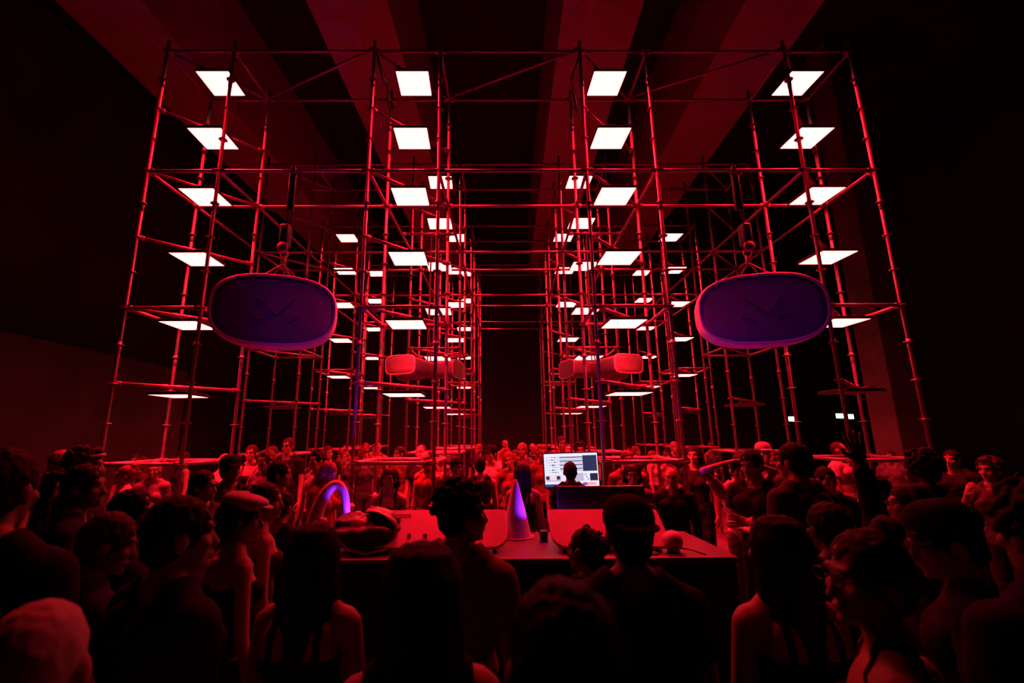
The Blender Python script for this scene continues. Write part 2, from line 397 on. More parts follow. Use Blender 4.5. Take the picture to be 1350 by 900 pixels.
def console(name, label, xc, yc, w, flip, slots):
    """white panel with big rounded lower corner, leaning back on a stand"""
    root = empty(name, (xc, yc, DZ)); tag(root, label, 'console', 'white consoles on the desk')
    d, tilt = .40, math.radians(38)
    pts = []
    R_ = .13
    corners = [(-w / 2, 0, R_ if flip < 0 else .03), (w / 2, 0, R_ if flip > 0 else .03), (w / 2, d, .03), (-w / 2, d, .03)]
    for q, (cx, cy, rad) in enumerate(corners):
        sx = 1 if cx < 0 else -1; sy = 1 if cy < d / 2 else -1
        ox, oy = cx + sx * rad, cy + sy * rad; a0 = math.pi + q * math.pi / 2
        for k in range(7):
            a = a0 + k / 6 * math.pi / 2; pts.append((ox + rad * math.cos(a), oy + rad * math.sin(a)))
    M = Matrix.Translation((0, 0, .03)) @ Matrix.Rotation(tilt, 4, 'X')
    b = MB(); b.rings([[(p[0], p[1], 0) for p in pts], [(p[0], p[1], .022) for p in pts], [(p[0] * .985, p[1] * .985 + .003, .027) for p in pts]])
    pan = b.build('panel', 'white_plastic', root, mtx=M)
    for (sx, sy, sw) in slots: MB().box((sx, sy, .0265), (sw, .045, .006), bev=.002).build('slot', 'black_plastic', pan)
    for k in range(3): MB().lathe([(.016, 0), (.016, .014), (.012, .02), (.004, .02)], 14, (w * (.12 + .12 * k) * -flip, .12, .026)).build('knob', 'black_plastic', pan, True)
    b = MB()
    for sx in (-w * .4, w * .4): b.box((sx, .26, .1), (.03, .03, .2)); b.box((sx, .16, .012), (.03, .3, .024))
    b.build('stand', 'black_metal', root)
console('white_console', 'white angled console with a slot, left of the purple cone', -.34, 3.95, 1.12, 1, [(-.36, .33, .16), (.28, .24, .2)])
console('white_console', 'white angled console with rounded corner, right of the purple cone', 1.08, 3.93, .98, -1, [])
# black folding screen seen from behind
s = empty('black_screen', (1.12, 4.38, DZ)); tag(s, 'black screen standing on the desk, turned away from the camera', 'screen')
MB().box((0, 0, .30), (.82, .035, .36), bev=.008).build('case', 'black_plastic', s)
MB().box((0, .02, .07), (.08, .03, .14)).box((0, .03, .008), (.3, .2, .016), bev=.004).build('stand', 'black_metal', s)
# bright monitor
mo = empty('monitor', (1.135, 5.82, .93), math.radians(-2)); tag(mo, 'bright computer monitor showing a music program with waveform rows', 'monitor')
Mt = Matrix.Translation((0, 0, .59)) @ Matrix.Rotation(math.radians(-1.6), 4, 'Y')
MB().box((0, .02, 0), (.70, .03, .43), bev=.006).build('case', 'black_plastic', mo, mtx=Mt)
def smat(nm, c, s=1.0): return mat('screen_' + nm, (.02, .02, .02), .3, emit=c, strength=s, var=.01)
smat('white', (.86, .84, 1.0)); smat('lilac', (.55, .5, .72)); smat('slate', (.03, .035, .10)); smat('dark', (.02, .02, .05)); smat('navy', (.015, .07, .25)); smat('magenta', (.45, .03, .62)); smat('pink', (1.0, .38, .42)); smat('peach', (1.0, .72, .72))
def sc(nm, m, x0_, z0_, x1_, z1_, lift):    # fractions of the screen, z from the top
    W, Hh = .67, .40
    return MB().box(((x0_ + x1_ - 1) / 2 * W, .004 - lift, (.5 - (z0_ + z1_) / 2) * Hh), ((x1_ - x0_) * W, .002, (z1_ - z0_) * Hh)).build(nm, 'screen_' + m, mo, mtx=Mt)
sc('display', 'white', 0, 0, 1, 1, 0)
sc('browser_pane', 'slate', .72, .07, .985, .55, .002)
for k in range(8): sc('track_row', 'slate' if k % 2 == 0 else 'lilac', .29, .10 + k * .058, .715, .132 + k * .058, .002)
sc('editor_pane', 'lilac', .42, .60, .72, .84, .002); sc('plugin_pane', 'dark', .84, .62, .985, .84, .002)
sc('mixer_row', 'lilac', .02, .66, .30, .84, .002); sc('avatar', 'peach', .10, .62, .21, .80, .004)
sc('mixer_row', 'dark', .02, .68, .08, .78, .004); sc('mixer_row', 'dark', .22, .68, .28, .78, .004)
rr = random.Random(3)
for k in range(7):
    zc = .10 + .075 * k
    for q in range(5):
        xa = .03 + .05 * q + rr.uniform(0, .012); sc('waveform', 'slate' if q in (2, 3) else 'lilac', xa, zc, xa + rr.uniform(.015, .04), zc + rr.uniform(.012, .04), .002)
for k in range(7): sc('clip', 'slate' if k % 2 else 'white', .73 + .012 * k, .60 + .035 * k, .76 + .012 * k, .625 + .035 * k, .005)
sc('task_bar', 'navy', 0, .92, .18, 1, .002); sc('task_bar', 'magenta', .18, .92, .30, 1, .002); sc('task_bar', 'magenta', .70, .89, .78, .97, .002); sc('task_bar', 'pink', .78, .89, .95, .97, .002)
MB().tube([(0, .05, -.03), (0, .05, .42)], .02, 10).box((0, .05, -.02), (.3, .22, .02), bev=.004).build('stand', 'black_metal', mo)
fc = empty('flight_case', (1.135, 5.86, 0)); tag(fc, 'black flight case carrying the bright monitor', 'case')
MB().box((0, 0, .45), (.6, .42, .88), bev=.01).build('case_body', 'black_plastic', fc)
b = MB()
for sx in (-.3, .3):
    for sy in (-.21, .21): b.box((sx, sy, .45), (.025, .025, .89))
b.build('edge_trim', 'steel_node', fc)
# white cone
cn = empty('white_cone', (.335, 4.55, DZ)); tag(cn, 'tall white cone lit violet from below on the desk', 'sculpture')
MB().lathe([(.155, 0), (.155, .012), (.14, .03), (.10, .2), (.055, .38), (.028, .49), (.012, .525), (.003, .53)], 40).build('cone', 'sculpture_white', cn, True)
MB().lathe([(.162, 0), (.168, .006), (.162, .014), (.14, .014)], 40).build('base_ring', 'sculpture_white', cn, True)
# white arch
ar = empty('white_arch', (-1.405, 4.55, DZ)); tag(ar, 'white arch shaped sculpture glowing pink and violet at the desk end', 'sculpture')
pts = []; rad = []
for k in range(25):
    t = k / 24; a = math.pi * (1 - t)
    if t < .5: x_ = -.22 + .14 * (t * 2) ** .7 + .07 * (t * 2); 
    x_ = .105 * math.cos(a) - .10 * max(0, (1 - 2 * t)) ** 1.6; z_ = .03 + .46 * math.sin(a) ** .62
    pts.append((x_, 0, z_)); rad.append(.042 + .03 * max(0, 1 - 2 * t))
MB().tube(pts, rad, 16).build('arch', 'sculpture_white', ar, True)
MB().box((-.05, 0, .012), (.42, .16, .024), bev=.008).build('base_plate', 'sculpture_white', ar)
# violet spotlight that lights cone, arch, pods and ceiling
def violet_spot(loc, label, watts, aim=(0, 0, 1), cone=150):
    sp = empty('violet_spotlight', loc); tag(sp, label, 'lamp', 'small violet spotlights on the desk')
    MB().lathe([(.028, .02), (.036, .024), (.04, .09), (.036, .095), (.03, .094)], 20).build('can', 'black_metal', sp, True)
    MB().lathe([(.03, .088), (.029, .092), (.002, .093)], 20).build('lens', 'violet_lens', sp, True)
    MB().box((0, 0, .008), (.07, .07, .016), bev=.004).build('foot', 'black_metal', sp)
    ld = bpy.data.lights.new('violet_light', 'SPOT'); ld.energy = watts; ld.color = VIOLET; ld.shadow_soft_size = .028; ld.spot_size = math.radians(cone); ld.spot_blend = .5
    lo = bpy.data.objects.new('violet_light', ld); COL.objects.link(lo); lo.parent = sp; lo.location = (0, 0, .10); lo.rotation_euler = (-Vector(aim)).to_track_quat('Z', 'Y').to_euler()
violet_spot((.57, 4.35, DZ), 'small violet spotlight at the foot of the white cone', 34)
violet_spot((-1.08, 4.44, DZ), 'small violet spotlight beside the white arch', 48, (-1.7, 1.4, 2.5), 58)
violet_spot((1.72, 4.62, DZ), 'violet spotlight added at the right desk end to light the pod', 62, (2.12, 1.1, 2.55), 33)  # extra lamp, added only to throw violet on the right pod
# gooseneck lamps
def gooseneck(loc, label, d, lit):
    g = empty('gooseneck_lamp', loc); tag(g, label, 'lamp')
    pts = [(0, 0, 0), (0, 0, .18)] + [(-d * .075 + d * .075 * math.cos(a), 0, .18 + .10 * math.sin(a)) for a in [k * math.pi / 10 for k in range(1, 11)]] + [(-d * .152, 0, .12)]
    MB().tube(pts, .007, 8).build('neck', 'steel_node', g, True)
    MB().lathe([(.006, .03), (.018, .02), (.022, 0), (.018, -.004), (.002, -.002)], 14, (-d * .153, 0, .10)).build('head', 'black_plastic', g, True)
    MB().lathe([(.045, 0), (.045, .01), (.03, .018), (.008, .02)], 18).build('base', 'black_metal', g, True)
    if lit: MB().ellipsoid((-d * .153, 0, .096), (.014, .014, .006), None, 10, 6).build('led', 'lamp_led', g, True)
gooseneck((-.60, 4.58, DZ + .0), 'lit gooseneck lamp arching over the left console', 1, True)
gooseneck((1.68, 4.45, DZ + .02), 'unlit gooseneck lamp arching at the right desk end', 1, False)
# small mixer with a green light
mx = empty('mixer', (.10, 4.55, DZ)); tag(mx, 'small black mixer with one green light left of the cone', 'mixer')
MB().box((0, 0, .05), (.28, .2, .09), bev=.01).build('case', 'black_plastic', mx)
MB().lathe([(.006, 0), (.007, .006), (.004, .012), (.001, .013)], 12, (.02, -.07, .095)).build('led', 'green_led', mx, True)
for k in range(6): MB().lathe([(.011, 0), (.011, .014), (.007, .018), (.002, .018)], 10, (-.1 + .04 * k, .03, .095)).build('knob', 'steel_node', mx, True)
# bag heap
bgr = empty('black_bag', (-.98, 4.12, DZ)); tag(bgr, 'crumpled black bag heaped on the left end of the desk', 'bag')
b = MB(); b.ellipsoid((0, 0, .14), (.30, .2, .14), None, 30, 18); b.ellipsoid((-.14, .02, .2), (.17, .15, .1), None, 24, 14); b.ellipsoid((.12, .04, .19), (.16, .14, .12), None, 24, 14)
me = evaluated(b.mesh('bag'), [('REMESH', dict(mode='VOXEL', voxel_size=.012))])
n = len(me.vertices); V = np.empty(n * 3); N_ = np.empty(n * 3); me.vertices.foreach_get('co', V); me.vertices.foreach_get('normal', N_)
V = V.reshape(-1, 3); N_ = N_.reshape(-1, 3)
k = np.array([noise.noise((x * 5, y * 9, z * 16)) * .035 + noise.noise((x * 22, y * 22, z * 22)) * .01 for x, y, z in V.tolist()])
V = V + N_ * k[:, None]; V[:, 2] = np.maximum(V[:, 2], .004); me.vertices.foreach_set('co', V.ravel()); me.update()
obj('bag_body', me, 'bag_black', bgr)
b = MB(); rg = []
for i in range(9):
    a = -.1 + i / 8 * 2.0
    rg.append([(.02 + .23 * math.sin(a) + .02 * math.sin(j), -.12 + .26 * j / 11, .16 + .16 * math.cos(a * .9) + .012 * math.sin(j * 1.3 + i)) for j in range(12)])
b.rings(rg, closed=False, cap=False); fl = b.build('flap', 'bag_flap', bgr, True); md = fl.modifiers.new('thickness', 'SOLIDIFY'); md.thickness = .012
MB().tube([(-.2, -.17, .12), (-.1, -.25, .05), (.05, -.26, .02), (.2, -.2, .04), (.25, -.1, .1)], .009, 8).build('strap', 'bag_flap', bgr, True)
# ball on the desk and cables
bl = empty('round_lamp', (1.585, 3.95, DZ)); tag(bl, 'pale round glass ball lamp at the right front of the desk', 'lamp')
MB().ellipsoid((0, 0, .088), (.08, .08, .08), None, 28, 18).build('globe', 'sculpture_white', bl, True)
MB().lathe([(.05, 0), (.052, .012), (.04, .02), (.03, .02)], 20).build('foot', 'black_plastic', bl, True)
rr = random.Random(5)
def cable(label, pts, r=.006):
    P_ = [Vector(p) for p in pts]; out = []
    for i in range(len(P_) - 1):
        a_, b_, c_, d_ = P_[max(i - 1, 0)], P_[i], P_[i + 1], P_[min(i + 2, len(P_) - 1)]
        for k in range(6):
            t = k / 6; out.append(.5 * ((2 * b_) + (-a_ + c_) * t + (2 * a_ - 5 * b_ + 4 * c_ - d_) * t * t + (-a_ + 3 * b_ - 3 * c_ + d_) * t ** 3))
    out.append(P_[-1]); o = MB().tube(out, r, 7).build('power_cable', 'black_plastic', None, True); tag(o, label, 'cable', 'black cables'); return o
cable('black cable coiled on the desk beside the ball lamp', [(1.3, 3.9, DZ + .006), (1.42, 3.86, DZ + .006), (1.5, 4.05, DZ + .006), (1.62, 4.12, DZ + .006), (1.75, 4.0, DZ + .006), (1.8, 3.85, DZ + .006)])
for t, lab in ((1, 'inner left'), (2, 'inner right')):
    xa, yb_ = tower_x(t, D0 - .5) - .5, D0 - .5
    s_ = 1 if t == 1 else -1
    cable('black cable bundle drooping from the top of the front %s tower' % lab, [(xa + .03, yb_ - .02, RING_Z[3] + .03), (xa + .1 * s_, yb_ + .15, RING_Z[3] - .3), (xa + .06 * s_ + .04, yb_ + .5, RING_Z[3] - .15), (xa + .1, yb_ + .75, RING_Z[3] - .42), (xa + .05 + SK, yb_ + 1.0, RING_Z[3] - .12)], .016)
# exit signs on the far right
for i, (x_, z_, lab) in enumerate(((11.75, .542, 'small green exit sign far behind the right outer tower, nearest the aisle'), (13.57, .645, 'green exit sign far right, left one of the close pair'), (13.93, .616, 'green exit sign far right, right one of the close pair'))):
    e = empty('exit_sign', (x_, 17.0 + (3 - .06) * 0, z_ + EYE)); tag(e, lab, 'sign', 'green exit signs')
    MB().box((0, .04, 0), (.33, .07, .2), bev=.01).build('case', 'panel_housing', e)
    MB().box((0, 0, 0), (.30, .012, .17)).build('face', 'exit_glow', e)
    b = MB(); b.box((.06, -.008, 0), (.09, .004, .12)); b.capsule((-.06, -.008, .035), (-.08, -.008, -.015), .012, .012, 6); b.capsule((-.08, -.008, -.015), (-.05, -.008, -.05), .008, .008, 6); b.box((-.02, -.008, 0), (.05, .004, .014)); b.build('pictogram', 'exit_pict', e)
    b = MB(); b.tube([(0, .04, .1), (0, .04, hh - EYE - z_ - .01)], .01, 6); b.build('hanger', 'black_metal', e)

# ------------------------------------------------------------------ people
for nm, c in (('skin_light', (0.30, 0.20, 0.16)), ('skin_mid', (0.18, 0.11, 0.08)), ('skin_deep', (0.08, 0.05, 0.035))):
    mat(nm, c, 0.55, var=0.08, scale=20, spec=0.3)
mat('face_detail', (0.06, 0.03, 0.03), 0.4)
mat('lip', (0.36, 0.13, 0.12), 0.4, var=0.05)
for nm, c in (('black', (0.014, 0.013, 0.014)), ('charcoal', (0.05, 0.048, 0.05)), ('grey', (0.12, 0.115, 0.115)), ('white', (0.36, 0.35, 0.35)), ('navy', (0.02, 0.025, 0.06)), ('rust', (0.16, 0.06, 0.04)), ('denim', (0.04, 0.05, 0.09))):
    mat('cloth_' + nm, c, 0.9, var=0.3, scale=25, bump=0.1, spec=0.08)
for nm, c in (('black', (0.008, 0.006, 0.006)), ('brown', (0.04, 0.02, 0.012)), ('fair', (0.2, 0.15, 0.09)), ('ginger', (0.12, 0.04, 0.02)), ('pale', (0.42, 0.38, 0.34))):
    mat('hair_' + nm, c, 0.72, var=0.5 if nm != 'pale' else 0.08, scale=90, bump=0.35, spec=0.15)
mat('cap_cloth', (0.32, 0.3, 0.34), 0.8, var=0.12, scale=18, bump=0.1)

ARMS = {   # direction of upper arm, of forearm, palm normal (right side; x mirrored for the left)
    'down': ((.16, .02, -1), (.06, .2, -1), (-1, 0, 0)),
    'bent': ((.2, .0, -1), (-.25, .9, .15), (0, 0, -1)),
    'phone': ((.2, .45, -.9), (-.35, .6, .75), (0, -1, 0)),
    'face': ((.25, .5, -.8), (-.45, .25, .85), (-.6, -.6, 0)),
    'up': ((.28, .12, .95), (-.06, .06, 1), (0, 1, 0)),
    'over': ((.62, .1, .78), (-.95, .12, .35), (0, 0, -1)),
    'fist': ((.3, .5, -.75), (.0, .15, 1), (-1, 0, 0)),
    'cross': ((.14, .25, -1), (-.9, .5, .22), (0, 1, .2)),
    'hip': ((.55, -.15, -.85), (-.6, .35, -.7), (-.6, .4, 0)),
}
_bodies = {}
def ell_pts(): pass
def body(sex, aL='down', aR='down', hy=0.0, hp=0.0, hr=0.0, vox=0.011, fat=1.0, sit=False):
    """one continuous body surface (head, trunk, limbs, fingers); 1.75 m tall, facing +Y"""
    key = (sex, aL, aR, hy, hp, hr, vox, fat)
    if key in _bodies: return _bodies[key]
    fem = sex == 'f'
    E_, C_ = [], []                          # ellipsoids, capsules
    def E(c, r, tg, rot=None): E_.append((Vector(c), Vector(r), rot, tg))
    def C(a, b, r0, r1, tg): C_.append((Vector(a), Vector(b), r0, r1, tg))
    sw = 0.165 if fem else 0.185
    hw = 0.168 if fem else 0.16
    E((0, -.01, .96), (hw * fat, .118 * fat, .13), 'hip')
    E((0, 0, 1.09), ((.125 if fem else .142) * fat, .098 * fat, .16), 'torso')
    E((0, -.005, 1.27), ((.148 if fem else .168) * fat, .112 * fat, .19), 'torso')
    C((-sw + .03, -.01, 1.405), (sw - .03, -.01, 1.405), .062, .062, 'torso')
    for s in (-1, 1):
        C((s * (sw - .05), -.015, 1.425), (s * .02, -.012, 1.50), .045, .05, 'yoke')
        E((s * .07, -.075, 1.33), (.075, .05, .11), 'torso')
        if fem: E((s * .068, .088, 1.27), (.058, .05, .055), 'torso')
        else: E((s * .075, .07, 1.31), (.08, .05, .07), 'torso')
        C((s * .085, -.005, .93), (s * .095, .012, .5), (.092 if fem else .086) * fat, .057, 'thigh')
        C((s * .095, .008, .49), (s * .098, -.02, .09), .054, .037, 'shin')
        E((s * .096, -.025, .36), (.048, .05, .11), 'shin')
        C((s * .1, -.045, .048), (s * .115, .135, .034), .043, .034, 'foot')
    C((0, -.012, 1.44), (0, .004, 1.56), .05 if fem else .058, .047 if fem else .054, 'neck')
    hands = []
    for s, a in ((-1, aL), (1, aR)):
        u, f, pn = (Vector((v[0] * s, v[1], v[2])).normalized() for v in ARMS[a])
        sh = Vector((s * sw, -.01, 1.405)); el = sh + u * .285; wr = el + f * .25
        C(sh, el, .049 if not fem else .042, .039 if not fem else .034, 'uarm%d' % s)
        C(el, wr, .038 if not fem else .033, .026 if not fem else .023, 'farm%d' % s)
        pn = (pn - f * pn.dot(f)).normalized(); w = f.cross(pn)
        rot = Matrix((w, f, pn)).transposed()
        E(wr + f * .052, (.041, .056, .017), 'hand', rot)
        C(wr, wr + f * .03, .024, .024, 'hand')
        hands.append((wr, f, pn, w, s, a))
    # head
    HM = Matrix.Translation((0, 0, 1.53)) @ Euler((hp, hr, hy)).to_matrix().to_4x4() @ Matrix.Translation((0, .014, .105))
    H3 = HM.to_3x3()
    k = .95 if fem else 1.0
    def HE(c, r): E(HM @ Vector(c), r, 'head', H3)
    def HC(a, b, r0, r1): C(HM @ Vector(a), HM @ Vector(b), r0, r1, 'head')
    HE((0, -.008, .02), (.074, .093, .092)); HE((0, .03, -.035), (.058 * k, .06, .085)); HE((0, .045, -.086), (.042 * k, .042, .032))
    HC((0, .087, -.002), (0, .106, -.042), .009, .0125); HE((0, .089, -.07), (.023, .0125, .011)); HE((0, .078, -.103), (.019, .017, .016))
    HC((-.034, .078, .02), (.034, .078, .02), .013, .013); HE((-.036, .062, -.03), (.026, .024, .024)); HE((.036, .062, -.03), (.026, .024, .024))
    for s in (-1, 1): HE((s * .077, -.006, -.018), (.012, .021, .032))
    b = MB()
    for c, r, rot, tg in E_: b.ellipsoid(c, r, rot, 16, 10)
    for a_, b_, r0, r1, tg in C_: b.capsule(a_, b_, r0, r1, 12)
    me = b.mesh('body')
    me = evaluated(me, [('REMESH', dict(mode='VOXEL', voxel_size=vox)), ('SMOOTH', dict(factor=0.5, iterations=2))])
    n = len(me.vertices); V = np.empty(n * 3); me.vertices.foreach_get('co', V); V = V.reshape(-1, 3)
    NN = np.empty(n * 3); me.vertices.foreach_get('normal', NN); NN = NN.reshape(-1, 3)
    names = []; D = []; TT = []
    for c, r, rot, tg in E_:
        q = V - np.array(c)
        if rot is not None: q = q @ np.array(rot)
        q = q / np.array(r); D.append((np.linalg.norm(q, axis=1) - 1) * min(r)); names.append(tg); TT.append(np.zeros(n))
    for a_, b_, r0, r1, tg in C_:
        a_ = np.array(a_); d = np.array(b_) - a_; t = np.clip(((V - a_) @ d) / (d @ d), 0, 1)
        D.append(np.linalg.norm(V - a_ - t[:, None] * d, axis=1) - (r0 + (r1 - r0) * t)); names.append(tg); TT.append(t)
    D = np.array(D); i = D.argmin(0); names = np.array(names); vt = names[i]; tt = np.array(TT)[i, np.arange(n)]
    polys = [tuple(p.vertices) for p in me.polygons]
    def shell(name, sel, off, loose=0):
        fs = [p for p in polys if all(sel[j] for j in p)]
        if not fs: return None
        used = sorted({j for p in fs for j in p}); mp = {j: q for q, j in enumerate(used)}
        cnt = {}
        for p in fs:
            for q in range(len(p)):
                e = tuple(sorted((p[q], p[(q + 1) % len(p)]))); cnt[e] = cnt.get(e, 0) + 1
        edge = {j for e, c in cnt.items() if c == 1 for j in e}
        U = V[used].copy(); ed = np.array([[mp[a_], mp[b_]] for a_, b_ in cnt]); isedge = np.array([j in edge for j in used])
        if loose:                            # hang the cloth loosely: even out the body's hollows, add folds
            deg = np.zeros(len(used)); np.add.at(deg, ed[:, 0], 1); np.add.at(deg, ed[:, 1], 1); S0 = U.copy()
            for it in range(loose):
                acc = np.zeros_like(U); np.add.at(acc, ed[:, 0], U[ed[:, 1]]); np.add.at(acc, ed[:, 1], U[ed[:, 0]])
                U = np.where(isedge[:, None], U, .4 * U + .6 * acc / deg[:, None])
            Nn = NN[used]; U = U + Nn * np.maximum(0, ((S0 - U) * Nn).sum(1))[:, None]
            U = U + Nn * np.array([0 if e_ else .007 * noise.noise((x_ * 9, y_ * 9 + 3, z_ * 22 + 5 * x_)) for (x_, y_, z_), e_ in zip(U.tolist(), isedge)])[:, None]
        vv = U + NN[used] * np.where(isedge, .0015 if not loose else .004, off)[:, None]
        m = bpy.data.meshes.new(name); m.from_pydata([tuple(v) for v in vv], [], [tuple(mp[j] for j in p) for p in fs])
        m.polygons.foreach_set('use_smooth', [True] * len(m.polygons)); m.update(); return m
    st = np.char.startswith(vt.astype(str), 'uarm'); sf = np.char.startswith(vt.astype(str), 'farm')
    tors = (vt == 'torso') | (vt == 'yoke') | (vt == 'hip') & (V[:, 2] > .9)
    # neckline: open ring round the neck
    nk = (np.hypot(V[:, 0], V[:, 1] + .01) < .075) & (V[:, 2] > 1.44)
    strap = (abs(abs(V[:, 0]) - .085) < .016) | (V[:, 2] < 1.33)
    tops = {'tee': (tors & ~nk) | (st & (tt < .6)), 'long': (tors & ~nk) | st | (sf & (tt < .95)),
            'tank': tors & ~nk & (abs(V[:, 0]) < sw - .03), 'strap': tors & strap & (abs(V[:, 0]) < sw - .02),
            'tube': tors & (V[:, 2] < 1.33) & (abs(V[:, 0]) < sw - .01)}
    low = ((vt == 'hip') & (V[:, 2] < 1.0)) | (vt == 'thigh') | ((vt == 'shin') & (V[:, 2] > .09))
    out = {'tops': {k_: (lambda sel, k_=k_: shell('top_' + k_, sel, .019 if k_ in ('tee', 'long') else .007, 25 if k_ in ('tee', 'long') else 0)) for k_ in tops}, 'sel': tops, 'trousers': shell('trousers', low, .014, 10), 'shoes': shell('shoes', vt == 'foot', .006), 'HM': HM, 'topmesh': {}}
    # fingers, five to a hand, grown from the palm
    fb = MB()
    for wr, f, pn, w, s, a in hands:
        curl = {'fist': 1.25, 'up': 0.1, 'over': 0.35, 'face': 0.5}.get(a, 0.45)
        spread = 0.16 if a == 'up' else 0.07
        for q, (ox, L) in enumerate(((-.030, .066), (-.010, .078), (.010, .074), (.029, .058))):
            base = wr + f * .088 + w * ox
            d0 = (f + w * spread * (q - 1.5)).normalized(); pts = [base - d0 * .02, base]
            ang = 0
            for seg in (.42, .33, .25):
                ang += curl * .75
                d = (d0 * math.cos(ang) + pn * math.sin(ang)).normalized(); pts.append(pts[-1] + d * L * seg)
            fb.tube(pts, [.0095, .0092, .0085, .0078, .0045], 7)
        side = -1 if (w.x * s) > 0 else 1
        side = -1 if q is None else side
        tb = wr + f * .03 + w * (.03 * side)
        d1 = (f * .75 + w * .75 * side + pn * (.25 + .3 * curl)).normalized(); d2 = (f * .95 + w * .25 * side + pn * (.2 + .4 * curl)).normalized()
        fb.tube([tb - d1 * .015, tb + d1 * .012, tb + d1 * .045, tb + d1 * .045 + d2 * .034], [.0125, .0118, .0102, .006], 7)
    me2 = bpy.data.meshes.new('body')
    nv = [tuple(v) for v in V] + [tuple(v) for v in fb.v]
    me2.from_pydata(nv, [], polys + [tuple(j + n for j in fc) for fc in fb.f])
    for m_ in ('skin_light', 'face_detail', 'lip'): me2.materials.append(MATS[m_])
    inv = HM.inverted(); mi = np.zeros(len(me2.polygons), dtype=np.int32)
    HL = (np.c_[V, np.ones(n)] @ np.array(inv).T)[:, :3]
    for q, p in enumerate(polys):
        h = HL[p[0]]
        if h[1] > .055 and -.09 < h[2] < .04:
            if abs(abs(h[0]) - .031) < .013 and abs(h[2] - .0) < .0065: mi[q] = 1
            elif abs(abs(h[0]) - .033) < .019 and abs(h[2] - .025) < .005: mi[q] = 1
            elif abs(h[0]) < .022 and abs(h[2] + .07) < .009: mi[q] = 2
    me2.polygons.foreach_set('material_index', mi)
    me2.polygons.foreach_set('use_smooth', [True] * len(me2.polygons)); me2.update()
    bpy.data.meshes.remove(me)
    out['body'] = me2; _bodies[key] = out; return out

# ---- hair, modelled round the skull centre, face towards +Y
_hair = {}
def hair(style, seed=0):
    if (style, seed) in _hair: return _hair[style, seed]
    rnd = random.Random(seed * 17 + len(style)); b = MB()
    th = {'buzz': -.004, 'long': .004, 'straight': .004, 'big': .010}.get(style, .003)
    b.ellipsoid((0, -.016, .024), (.08 + th, .096 + th, .095 + th), None, 20, 12)
    b.ellipsoid((0, -.045, -.02), (.068 + th, .06 + th, .075 + th), None, 16, 10)
    def lock(a, zl, r1, flare, fy):
        x, y = math.cos(a), math.sin(a); pts = []; rr = []
        for zz, k, r in ((.108, .3, .02), (.085, .72, .024), (.04, .97, .026), (-.03, 1.03, .026)):
            pts.append((.083 * x * k, -.014 + .098 * y * k, zz)); rr.append(r)
        for q in range(1, 5):
            t = q / 4; pts.append((.083 * x * 1.03 + flare * x * t + rnd.gauss(0, .005), -.014 + .1 * y + fy * t + rnd.gauss(0, .005), -.03 + (zl + .03) * t)); rr.append(.025 + (r1 - .025) * t)
        b.tube(pts, rr, 8)
    if style in ('long', 'straight', 'bob', 'wavy'):
        zl = {'long': -.40, 'straight': -.45, 'bob': -.14, 'wavy': -.30}[style]
        for q in range(21):
            a = math.radians(-5 - 170 * q / 20)
            lock(a, zl + rnd.uniform(-.04, .03) + .08 * abs(math.cos(a)), .010 if zl < -.2 else .016, (.03 if style != 'straight' else .008) + (rnd.uniform(0, .04) if style == 'wavy' else 0), -.015)
        for q in range(6):
            b.tube([(-.05 + .02 * q, -.075, 0), (-.055 + .022 * q, -.085, zl * .5), (-.05 + .02 * q, -.1, zl * .97)], [.022, .022, .012], 8)
    elif style in ('curly', 'big'):
        for q in range(230):
            a = rnd.uniform(0, 2 * math.pi); zz = rnd.uniform(-.3, 1); rr = math.sqrt(1 - zz * zz)
            d = Vector((rr * math.cos(a), rr * math.sin(a), zz))
            if d.y > .45 and d.z < .6: continue
            sc = (1.05 if style == 'curly' else 1.1) + rnd.uniform(-.02, .06)
            b.ellipsoid((d.x * .088 * sc, d.y * .104 * sc - .016, d.z * .104 * sc + .026), [rnd.uniform(.009, .017)] * 3, None, 8, 6)
    elif style == 'bun':
        b.ellipsoid((0, -.075, .115), (.042, .04, .035), None, 14, 10); b.ellipsoid((0.01, -.085, .128), (.028, .028, .026), None, 12, 8)
    elif style == 'updo':
        b.ellipsoid((0, -.105, .03), (.045, .04, .05), None, 14, 10)
        for q in range(20): b.ellipsoid((rnd.gauss(0, .03), -.1 + rnd.gauss(0, .02), .05 + rnd.gauss(0, .03)), [rnd.uniform(.010, .016)] * 3, None, 8, 6)
    elif style == 'pony':
        b.tube([(0, -.1, .05), (0, -.15, .06), (0, -.175, 0), (0, -.17, -.1), (0, -.15, -.22)], [.025, .032, .034, .028, .008], 10)
    me = evaluated(b.mesh('hair'), [('REMESH', dict(mode='VOXEL', voxel_size=.0062)), ('SMOOTH', dict(factor=0.4, iterations=1))])
    amp = .006 if style in ('short', 'pony', 'updo', 'bun') else .003
    n = len(me.vertices); V = np.empty(n * 3); N_ = np.empty(n * 3); me.vertices.foreach_get('co', V); me.vertices.foreach_get('normal', N_)
    V = V.reshape(-1, 3); N_ = N_.reshape(-1, 3); nn = noise.noise                   # tufts
    k = np.array([nn((x * 55 + seed, y * 55, z * 30)) + .5 * nn((x * 120, y * 120 + seed, z * 120)) for x, y, z in V.tolist()])
    me.vertices.foreach_set('co', (V + N_ * (amp * k)[:, None]).ravel()); me.update()
    _hair[style, seed] = me; return me
def beret_mesh():
    b = MB(); rg = []
    for k, (r, z) in enumerate(((.082, -.02), (.094, -.006), (.106, .008), (.109, .022), (.1, .038), (.075, .05), (.03, .056), (.004, .057))):
        rg.append([(r * math.cos(2 * math.pi * j / 28) * .92, r * math.sin(2 * math.pi * j / 28) * 1.1 + .01 * k * .2, z - .012 * math.sin(2 * math.pi * j / 28)) for j in range(28)])
    b.rings(rg); return b
